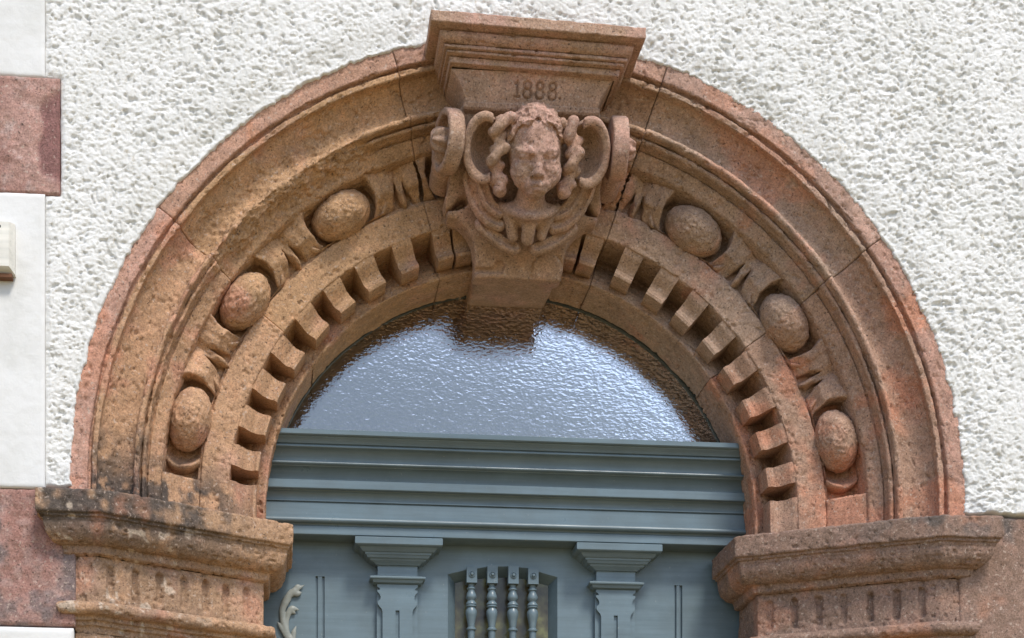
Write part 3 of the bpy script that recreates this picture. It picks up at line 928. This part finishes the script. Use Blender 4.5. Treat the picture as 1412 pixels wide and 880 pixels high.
# ------------------------------------------------------------------ imposts
def impost(side, label):
    root = empty('impost', (side * .9, 0, GROUND), label, 'impost', 'imposts either side of the door')
    xin = .595 if side < 0 else .585
    path = np.array([(-1.225, .06), (-1.225, -.075), (-1.065, -.075), (-xin, .185), (-xin, .425)])
    def offset(d):
        segs = []
        for a, b in zip(path[:-1], path[1:]):
            t = (b - a) / np.linalg.norm(b - a)
            n = np.array((-t[1], t[0]))                 # inwards (into the stone)
            segs.append((a + n * d, t))
        pts = [segs[0][0]]
        for (p, t), (q, u) in zip(segs[:-1], segs[1:]):
            m = np.array([[t[0], -u[0]], [t[1], -u[1]]])
            k = np.linalg.solve(m, q - p)
            pts.append(p + t * k[0])
        pts.append(segs[-1][0] + (path[-1] - path[-2]))
        return np.array(pts)
    L = [np.linalg.norm(b - a) for a, b in zip(path[:-1], path[1:])]
    def rows(prof, step, rstep):
        pr = resample(np.array(prof), rstep)
        out = []
        for z, d in pr:
            o = offset(d); row = []
            for k, l in enumerate(L):
                n = max(3, int(l / step))
                for t in np.linspace(0, 1, n, endpoint=False): row.append((*(o[k] + (o[k + 1] - o[k]) * t), z))
            row.append((*o[-1], z))
            out.append(row)
        G = np.array(out)
        if side > 0: G[..., 0] *= -1
        return G
    def add(name, G, seed, amp=1.0, hf=None):
        if hf is not None:
            nn = gridN(G) * (1 if side > 0 else -1)
            G = G + nn * hf(G)[..., None]
        G = weather(G, amp * (1 if side < 0 else -1), seed) if side < 0 else weather(G[:, ::-1], amp, seed)
        return obj(name, G, gridF(*G.shape[:2], flip=True), STONE, root, col=stonecol(G, 'impost'))
    chip = lambda G: 0 * G[..., 0]
    slab = [(-.0565, .16), (-.056, .004), (-.059, 0), (-.110, 0), (-.113, .002), (-.114, .008), (-.121, .009), (-.122, .014), (-.129, .015)] + \
           [(-.130 - .05 * math.sin(t), .016 + .042 * (1 - math.cos(t))) for t in np.linspace(0, math.pi / 2, 9)] + [(-.183, .059), (-.198, .062), (-.202, .070), (-.203, .076)]
    add('cornice', rows(slab, .0045, .004), 501 if side < 0 else 601, 1.0)
    fx = (-1.051, -.992, -.933, -.873, -.819, -.768, -.716) if side < 0 else (.690, .748, .806, .864, .925, .985, 1.042)
    def flutes(G):
        X, Z = G[..., 0], G[..., 2]
        out = 0 * X
        for i, f in enumerate(fx):
            zt, zb = -.228, -.292
            d = np.hypot(X - f, Z - np.clip(Z, zb, zt))
            deep = .014 if i % 3 else .010
            out = np.maximum(out, deep * sst(.0105, .004, d))
        e = 0 * X
        return -out
    G = rows([(-.2032, .0762), (-.2055, .077), (-.314, .077), (-.3165, .074)], .0035, .0035)
    nn = gridN(G)
    # outward direction points to the viewer
    sgn = np.where((nn[..., 1] > 0), -1.0, 1.0)
    G = G - nn * sgn[..., None] * (-flutes(G))[..., None] * (np.abs(nn[..., 1]) > .3)[..., None]
    add('frieze', G, 521 if side < 0 else 621, 1.0)
    foot = [(-.3168, .070), (-.318, .060)] + arc(-.334, .064, .017, .018, 0, 0, 1)[0:0] + [(-.334 + .017 * math.cos(t), .062 - .018 * math.sin(t)) for t in np.linspace(0, math.pi, 9)] + \
           [(-.352, .070), (-.362, .071), (-.363, .078), (-.374, .079), (-.376, .086), (-.390, .088)]
    add('lower_moulding', rows(foot, .0045, .004), 541 if side < 0 else 641, 1.0)
    add('shaft', rows([(-.3905, .0885), (-.8, .0885)], .02, .02), 561, 1.0)
    G = rows([(-.801, .0885), (GROUND, .0885)], .1, .2)
    add('shaft', G, 571, .3)
    # stone core behind the mouldings so nothing is hollow
    c = offset(.12)
    if side > 0: c = c * np.array((-1, 1))
    nc = len(c)
    V = [(x, y, GROUND) for x, y in c] + [(x, y, -.06) for x, y in c]
    F = [(i, i + 1, nc + i + 1, nc + i) for i in range(nc - 1)]
    obj('core', V, F, STONE, root, smooth=False, col=np.tile((.2, .14, .1), (len(V), 1)))
    return root
impost(-1, 'lichen blackened sandstone impost left of the door with a fluted frieze')
impost(1, 'clean brown sandstone impost right of the door with a fluted frieze')

# ------------------------------------------------------------------ transom, fanlight, door
def extrude_x(name, prof, x0, x1, mat, parent, angle=30):
    n = len(prof)
    V = [(x0, y, z) for z, y in prof] + [(x1, y, z) for z, y in prof]
    F = [(i, i + 1, n + i + 1, n + i) for i in range(n - 1)]
    return obj(name, V, F, mat, parent, smooth=True, angle=angle)

tr = empty('transom', (0, .4, -.03), 'moulded grey blue wooden transom beam between the fanlight and the door', 'transom')
def cav(z0, y0, z1, y1, n=10, bulge=1):
    """quarter hollow from (z0,y0) down to (z1,y1)"""
    out = []
    for t in np.linspace(0, math.pi / 2, n):
        out.append((z0 + (z1 - z0) * math.sin(t), y0 + (y1 - y0) * (1 - math.cos(t))) if bulge < 0 else (z0 + (z1 - z0) * (1 - math.cos(t)), y0 + (y1 - y0) * math.sin(t)))
    return out
cornice = [(.252, .50), (.252, .298), (.250, .294), (.236, .294), (.233, .297), (.232, .304), (.229, .305), (.222, .313), (.214, .316), (.212, .322), (.208, .322), (.207, .316), (.204, .316)] + \
          cav(.202, .318, .168, .344) + [(.166, .344), (.165, .338)] + [(.160 + .005 * math.cos(t), .340 - .006 * math.sin(t)) for t in np.linspace(0, math.pi, 7)] + [(.154, .345)] + \
          cav(.152, .346, .116, .372, 10) + [(.113, .372), (.113, .355)]
cornice = [(.113 + (z - .113) * .85, y) for z, y in cornice]
extrude_x('cornice', cornice, -.69, .69, PAINT, tr)
low = [(.1128, .3552), (.111, .352), (.090, .352), (.088, .354), (.088, .366)] + cav(.086, .368, .066, .380, 8) + [(.064, .380), (.063, .374), (.060, .374), (.059, .381), (.056, .381), (.055, .376),
       (.016, .376), (.015, .372)] + [(.008 + .007 * math.cos(t), .372 - .008 * math.sin(t)) for t in np.linspace(0, math.pi, 9)] + [(.0005, .380), (-.005, .383), (-.007, .378), (-.028, .378), (-.030, .381), (-.030, .50)]
extrude_x('architrave', low, -.69, .69, PAINT, tr)

fan = empty('fanlight', (0, .437, .25), 'half round fanlight of rippled glass above the wooden transom', 'window')
th = np.radians(np.linspace(8, 172, 90))
V = [(0, .437, .24)] + [(.675 * math.cos(t), .437, .675 * math.sin(t)) for t in th]
V += [(x, y + .006, z) for x, y, z in V]
m_ = len(th) + 1
F = [(0, i + 1, i) for i in range(1, m_ - 1)] + [(m_, m_ + i, m_ + i + 1) for i in range(1, m_ - 1)]
obj('glass_pane', V, F, GLASS, fan, smooth=False)
rr_ = np.array([(.678, .428), (.6665, .428), (.6655, .431), (.665, .4365), (.665, .452), (.678, .452)])
G = np.array([[(r * math.cos(t), y, r * math.sin(t)) for r, y in rr_] for t in np.radians(np.linspace(12, 168, 100))])
obj('window_frame', G, gridF(*G.shape[:2], flip=True), paint('dark_olive_paint', (.03, .035, .028), .5), fan, smooth=True, angle=30)

V, F = boxes_VF([(-1.2, 1.2, .52, 3.2, GROUND + .004, 1.0)])
F = [f[::-1] for i, f in enumerate(F) if i != 2]
tag(obj('hallway', V, F, ROOM, smooth=False), kind='structure')

door = empty('front_door', (0, .45, GROUND), 'grey blue panelled wooden door with two pilasters and a barred window', 'door')
WO = [(-.160, -.110), (-.108, -.097), (-.049, -.087), (.008, -.084), (.064, -.087), (.092, -.096), (.149, -.111)]
WI = [(-.136, -.126), (-.100, -.117), (-.046, -.110), (.008, -.107), (.060, -.110), (.086, -.117), (.128, -.127)]
WB = -1.1
Y0 = .452
def relief(name, xs, zs, yfun, mat, parent):
    xs, zs = sorted(set(xs)), sorted(set(zs))
    V, F = [], []
    Yc = [[yfun((a + b) / 2, (c + d) / 2) for c, d in zip(zs[:-1], zs[1:])] for a, b in zip(xs[:-1], xs[1:])]
    def quad(*p):
        k = len(V); V.extend(p); F.append((k, k + 1, k + 2, k + 3))
    for i in range(len(xs) - 1):
        for j in range(len(zs) - 1):
            y = Yc[i][j]
            a, b, c, d = xs[i], xs[i + 1], zs[j], zs[j + 1]
            quad((a, y, c), (b, y, c), (b, y, d), (a, y, d))
            if i + 1 < len(xs) - 1 and Yc[i + 1][j] != y:
                q = Yc[i + 1][j]; quad((b, y, c), (b, q, c), (b, q, d), (b, y, d))
            if j + 1 < len(zs) - 1 and Yc[i][j + 1] != y:
                q = Yc[i][j + 1]; quad((a, y, d), (b, y, d), (b, q, d), (a, q, d))
    return obj(name, V, F, mat, parent, smooth=False)
def side_panel(x0, x1, g):
    def yf(x, z):
        if z < -.125:
            if g[0] < x < g[1] or g[2] < x < g[3]: return Y0 + .009
            if g[1] < x < g[2]: return Y0 + .001
        return Y0
    relief('panel', [x0, *g, x1], [GROUND + .02, -.125, -.02], yf, PAINT, door)
side_panel(-.70, -.160, (-.528, -.5215, -.510, -.503))
side_panel(.149, .70, (.483, .4895, .498, .506))
# top of the middle panel over the window
n = len(WO)
V = [(x, Y0, z) for x, z in WO] + [(x, Y0, -.02) for x, z in WO]
F = [(i, i + 1, n + i + 1, n + i) for i in range(n - 1)]
k = len(V)
V += [(-.160, Y0, WB), (.149, Y0, WB), (.149, Y0, GROUND + .02), (-.160, Y0, GROUND + .02)]
F += [(k + 3, k + 2, k + 1, k)]
obj('panel', V, F, PAINT, door, smooth=False)
win = obj('door_window', [(x, .487, z) for x, z in WI] + [(.128, .487, WB), (-.136, .487, WB)], [tuple(range(n + 2))[::-1]], DARK, door, smooth=False)
win.data.materials.clear()
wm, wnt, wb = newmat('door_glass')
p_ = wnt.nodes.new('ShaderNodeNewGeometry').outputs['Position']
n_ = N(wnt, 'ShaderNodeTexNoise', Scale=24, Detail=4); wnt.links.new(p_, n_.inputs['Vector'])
wnt.links.new(ramp(wnt, n_.outputs['Fac'], [(.35, (.035, .025, .015)), (.55, (.09, .08, .04)), (.7, (.17, .17, .07))]), wb.inputs['Base Color'])  # brown and green reflections in the pane, painted into its base colour
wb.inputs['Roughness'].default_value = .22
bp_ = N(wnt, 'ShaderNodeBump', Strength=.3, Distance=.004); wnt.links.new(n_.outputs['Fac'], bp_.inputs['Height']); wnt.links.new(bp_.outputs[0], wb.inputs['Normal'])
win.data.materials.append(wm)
co = [(-.160, WB)] + WO + [(.149, WB)]; ci = [(-.136, WB)] + WI + [(.128, WB)]
m2 = len(co)
V = [(x, Y0, z) for x, z in co] + [(x, .488, z) for x, z in ci]
F = [(i, m2 + i, m2 + i + 1, i + 1) for i in range(m2 - 1)]
obj('window_reveal', V, F, PAINT, win, smooth=False)

def lathe(prof, cx, cy, seg=20):
    V = [(cx + r * math.cos(2 * math.pi * k / seg), cy + r * math.sin(2 * math.pi * k / seg), z) for z, r in prof for k in range(seg)]
    F = [(i * seg + k, (i + 1) * seg + k, (i + 1) * seg + (k + 1) % seg, i * seg + (k + 1) % seg) for i in range(len(prof) - 1) for k in range(seg)]
    return V, F
unit = [(0, .0095), (-.004, .0085), (-.008, .0085), (-.011, .0125), (-.014, .0125), (-.016, .0100), (-.019, .0095), (-.026, .0125), (-.034, .0148), (-.040, .0142), (-.044, .0105), (-.047, .0100),
        (-.050, .0120), (-.054, .0150), (-.057, .0150), (-.058, .0125), (-.060, .0150), (-.063, .0150), (-.065, .0110), (-.068, .0120), (-.074, .0155), (-.082, .0160), (-.092, .0140), (-.106, .0110), (-.120, .0095), (-.124, .0140), (-.128, .0140), (-.130, .0100)]
prof_b = []
for k in range(5): prof_b += [(-.136 + z - .131 * k * 1.3, r) for z, r in unit]
prof_b += [(-.98, .010)]
for bx_ in (-.094, -.036, .023, .079):
    ztop = -.0855 if abs(bx_) < .05 else -.092
    V, F = boxes_VF([(bx_ - .0145, bx_ + .0145, .438, .470, -.135, ztop)])
    b_ = obj('baluster', *lathe(prof_b, bx_, .455), PAINT, win, smooth=True, angle=40)
    V2, F2 = lathe([(-.0005 * 0, .0)], 0, 0)
    me = obj('baluster_block', V, F, PAINT, win, smooth=False)
    # round button on the block
    V3, F3 = [], []
    pr = [(.0092, .0), (.0090, -.0025), (.0072, -.0035), (.0066, -.0015), (.0052, -.0015), (.0046, -.0050), (.0030, -.0068), (.0002, -.0072)]
    sg = 16
    for r, dy in pr:
        for k in range(sg): V3.append((bx_ + r * math.cos(2 * math.pi * k / sg), .4378 + dy, -.112 + r * math.sin(2 * math.pi * k / sg)))
    for i in range(len(pr) - 1):
        for k in range(sg): F3.append((i * sg + k, i * sg + (k + 1) % sg, (i + 1) * sg + (k + 1) % sg, (i + 1) * sg + k))
    obj('button', V3, F3, PAINT, win, smooth=True, angle=40)

def pilaster(xc, cx):
    capp = [(-.0345, .119, .378), (-.0345, .119, .366), (-.037, .120, .364), (-.053, .120, .364), (-.056, .117, .367), (-.057, .110, .373), (-.059, .106, .376), (-.066, .101, .381), (-.069, .098, .384), (-.070, .092, .388), (-.075, .091, .389),
            (-.077, .087, .392), (-.083, .084, .395), (-.085, .078, .400), (-.089, .076, .402), (-.093, .066, .408), (-.097, .061, .412), (-.0985, .060, .413), (-.099, .055, .420), (-.125, .055, .420), (-.126, .060, .417), (-.132, .076, .404), (-.135, .077, .402), (-.138, .076, .403), (-.140, .070, .408), (-.147, .067, .411), (-.149, .060, .418), (-.150, .056, .421)]
    p = ring_loft('pilaster_capital', capp, Y0 + .01, 0, PAINT, door, xc=cx, stone=False, rstep=0, sides=1, angle=25)
    hwz = [(-.1505, .056), (-.157, .056), (-.161, .050), (-.164, .048), (-.166, .050), (-.1665, .056), (-.172, .055), (-.177, .050), (-.183, .047), (-.190, .047), (-.194, .050), (-.197, .0545), (-.205, .0545), (-.211, .050), (-.218, .044), (-.226, .0415), (-.8, .0415), (-.82, .056), (GROUND + .05, .056)]
    slot = (-.0055, .0055, -.222, -.78)
    yF, yB = .420, .434
    V, F = [], []
    def q(*pp):
        k = len(V); V.extend(pp); F.append(tuple(range(k, k + len(pp))))
    zs = [z for z, h in hwz]; hs = [h for z, h in hwz]
    def hw(z): return float(np.interp(-z, [-a for a in zs], hs))
    zz = sorted(set(zs + [slot[2], slot[3]]), reverse=True)
    for a, b in zip(zz[:-1], zz[1:]):
        ha, hb = hw(a), hw(b)
        mid = (a + b) / 2
        if slot[3] < mid < slot[2]:
            q((cx - ha, yF, a), (cx - hb, yF, b), (cx + slot[0], yF, b), (cx + slot[0], yF, a))
            q((cx + slot[1], yF, a), (cx + slot[1], yF, b), (cx + hb, yF, b), (cx + ha, yF, a))
            q((cx + slot[0], yF, a), (cx + slot[0], yF, b), (cx + slot[0], yF + .008, b), (cx + slot[0], yF + .008, a))
            q((cx + slot[1], yF, a), (cx + slot[1], yF + .008, a), (cx + slot[1], yF + .008, b), (cx + slot[1], yF, b))
            q((cx + slot[0], yF + .008, a), (cx + slot[0], yF + .008, b), (cx + slot[1], yF + .008, b), (cx + slot[1], yF + .008, a))
        else:
            q((cx - ha, yF, a), (cx - hb, yF, b), (cx + hb, yF, b), (cx + ha, yF, a))
        q((cx - ha, yF, a), (cx - ha, yB, a), (cx - hb, yB, b), (cx - hb, yF, b))
        q((cx + ha, yF, a), (cx + hb, yF, b), (cx + hb, yB, b), (cx + ha, yB, a))
    obj('pilaster_shaft', V, F, PAINT, door, smooth=False)
    V, F = boxes_VF([(cx - .0565, cx + .0565, yB - .0005, Y0 + .01, GROUND + .03, -.1503)])
    obj('pilaster_backing', V, F, PAINT, door, smooth=False)
pilaster(0, -.303)
pilaster(0, .309)

# silvered scroll leaf on the left leaf of the door
def scroll(X, Y, Z):
    y = (Y - .446) * 1.6
    L = [([(-.598, -.310), (-.611, -.275), (-.6195, -.240), (-.6165, -.208), (-.604, -.186), (-.586, -.169), (-.558, -.151)], [.0065, .0065, .006, .006, .0065, .007, .0005]),
         ([(-.6185, -.225), (-.612, -.205), (-.600, -.192)], [.004, .007, .004]),
         ([(-.608, -.190), (-.600, -.176), (-.597, -.164)], [.005, .005, .0005]),
         ([(-.592, -.174), (-.578, -.176), (-.566, -.172)], [.006, .006, .0005]),
         ([(-.586, -.168), (-.578, -.157), (-.572, -.153)], [.005, .005, .0005]),
         ([(-.6195, -.238), (-.622, -.222), (-.618, -.203)], [.003, .0045, .0005]),
         ([(-.607, -.284), (-.608, -.252), (-.602, -.230), (-.592, -.218), (-.572, -.221)], [.0045, .005, .006, .0065, .0005]),
         ([(-.598, -.222), (-.590, -.227), (-.584, -.232)], [.005, .004, .0005]),
         ([(-.634, -.254), (-.623, -.270), (-.606, -.298)], [.0005, .005, .006]),
         ([(-.581, -.264), (-.588, -.283), (-.590, -.305)], [.0005, .005, .005]),
         ([(-.600, -.300), (-.585, -.330), (-.590, -.36)], [.007, .007, .002])]
    D = None
    for p, r in L:
        P = spline([(a, 0, b) for a, b in p], 4)
        rr = np.interp(np.linspace(0, 1, len(P)), np.linspace(0, 1, len(r)), r)
        d = tube(X, y, Z, P, list(rr * 1.3), .002)
        D = d if D is None else smin(D, d, .0025)
    return D
V, F = nets(scroll, (-.65, .432, -.38), (-.54, .452, -.14), .0018)
obj('scroll_leaf', V, F, SILVER, door)

# ------------------------------------------------------------------ small box on the wall
box = empty('wall_box', (-1.36, -.03, .475), 'cream wall box with a rusty lower edge on the smooth plaster strip', 'box')
xr, yb, yf_, zb, zt_ = -1.279, -.012, -.052, .476, .600
b = .012
V = [(-1.46, yf_, zb + b), (xr - b, yf_, zb + b), (xr - b, yf_, zt_ - .004), (-1.46, yf_, zt_ - .004),
     (-1.46, yb, zb), (xr, yb, zb), (xr, yb, zt_), (-1.46, yb, zt_), (xr, yf_ + .02, zb), (xr, yf_ + .02, zt_), (-1.46, yf_ + .02, zb), (-1.46, yf_ + .02, zt_)]
F = [(0, 1, 2, 3), (1, 8, 9, 2), (8, 5, 6, 9), (10, 8, 1, 0), (4, 5, 8, 10), (3, 2, 9, 11), (11, 9, 6, 7), (0, 3, 11, 10), (10, 11, 7, 4)]
obj('housing', V, F, CREAM, box, smooth=False)
V, F = boxes_VF([(-1.45, xr - .006, -.040, -.014, zb - .010, zb - .001)])
obj('lower_bracket', V, F, RUST, box, smooth=False)
V = [(-1.3135 + .004 * math.cos(2 * math.pi * k / 12), yf_ - .001, .588 - .004 + .004 * math.sin(2 * math.pi * k / 12)) for k in range(12)]
V += [(-1.3135, yf_ - .003, .584)]
obj('screw', V, [(k, (k + 1) % 12, 12) for k in range(12)], DARK, box, smooth=False)
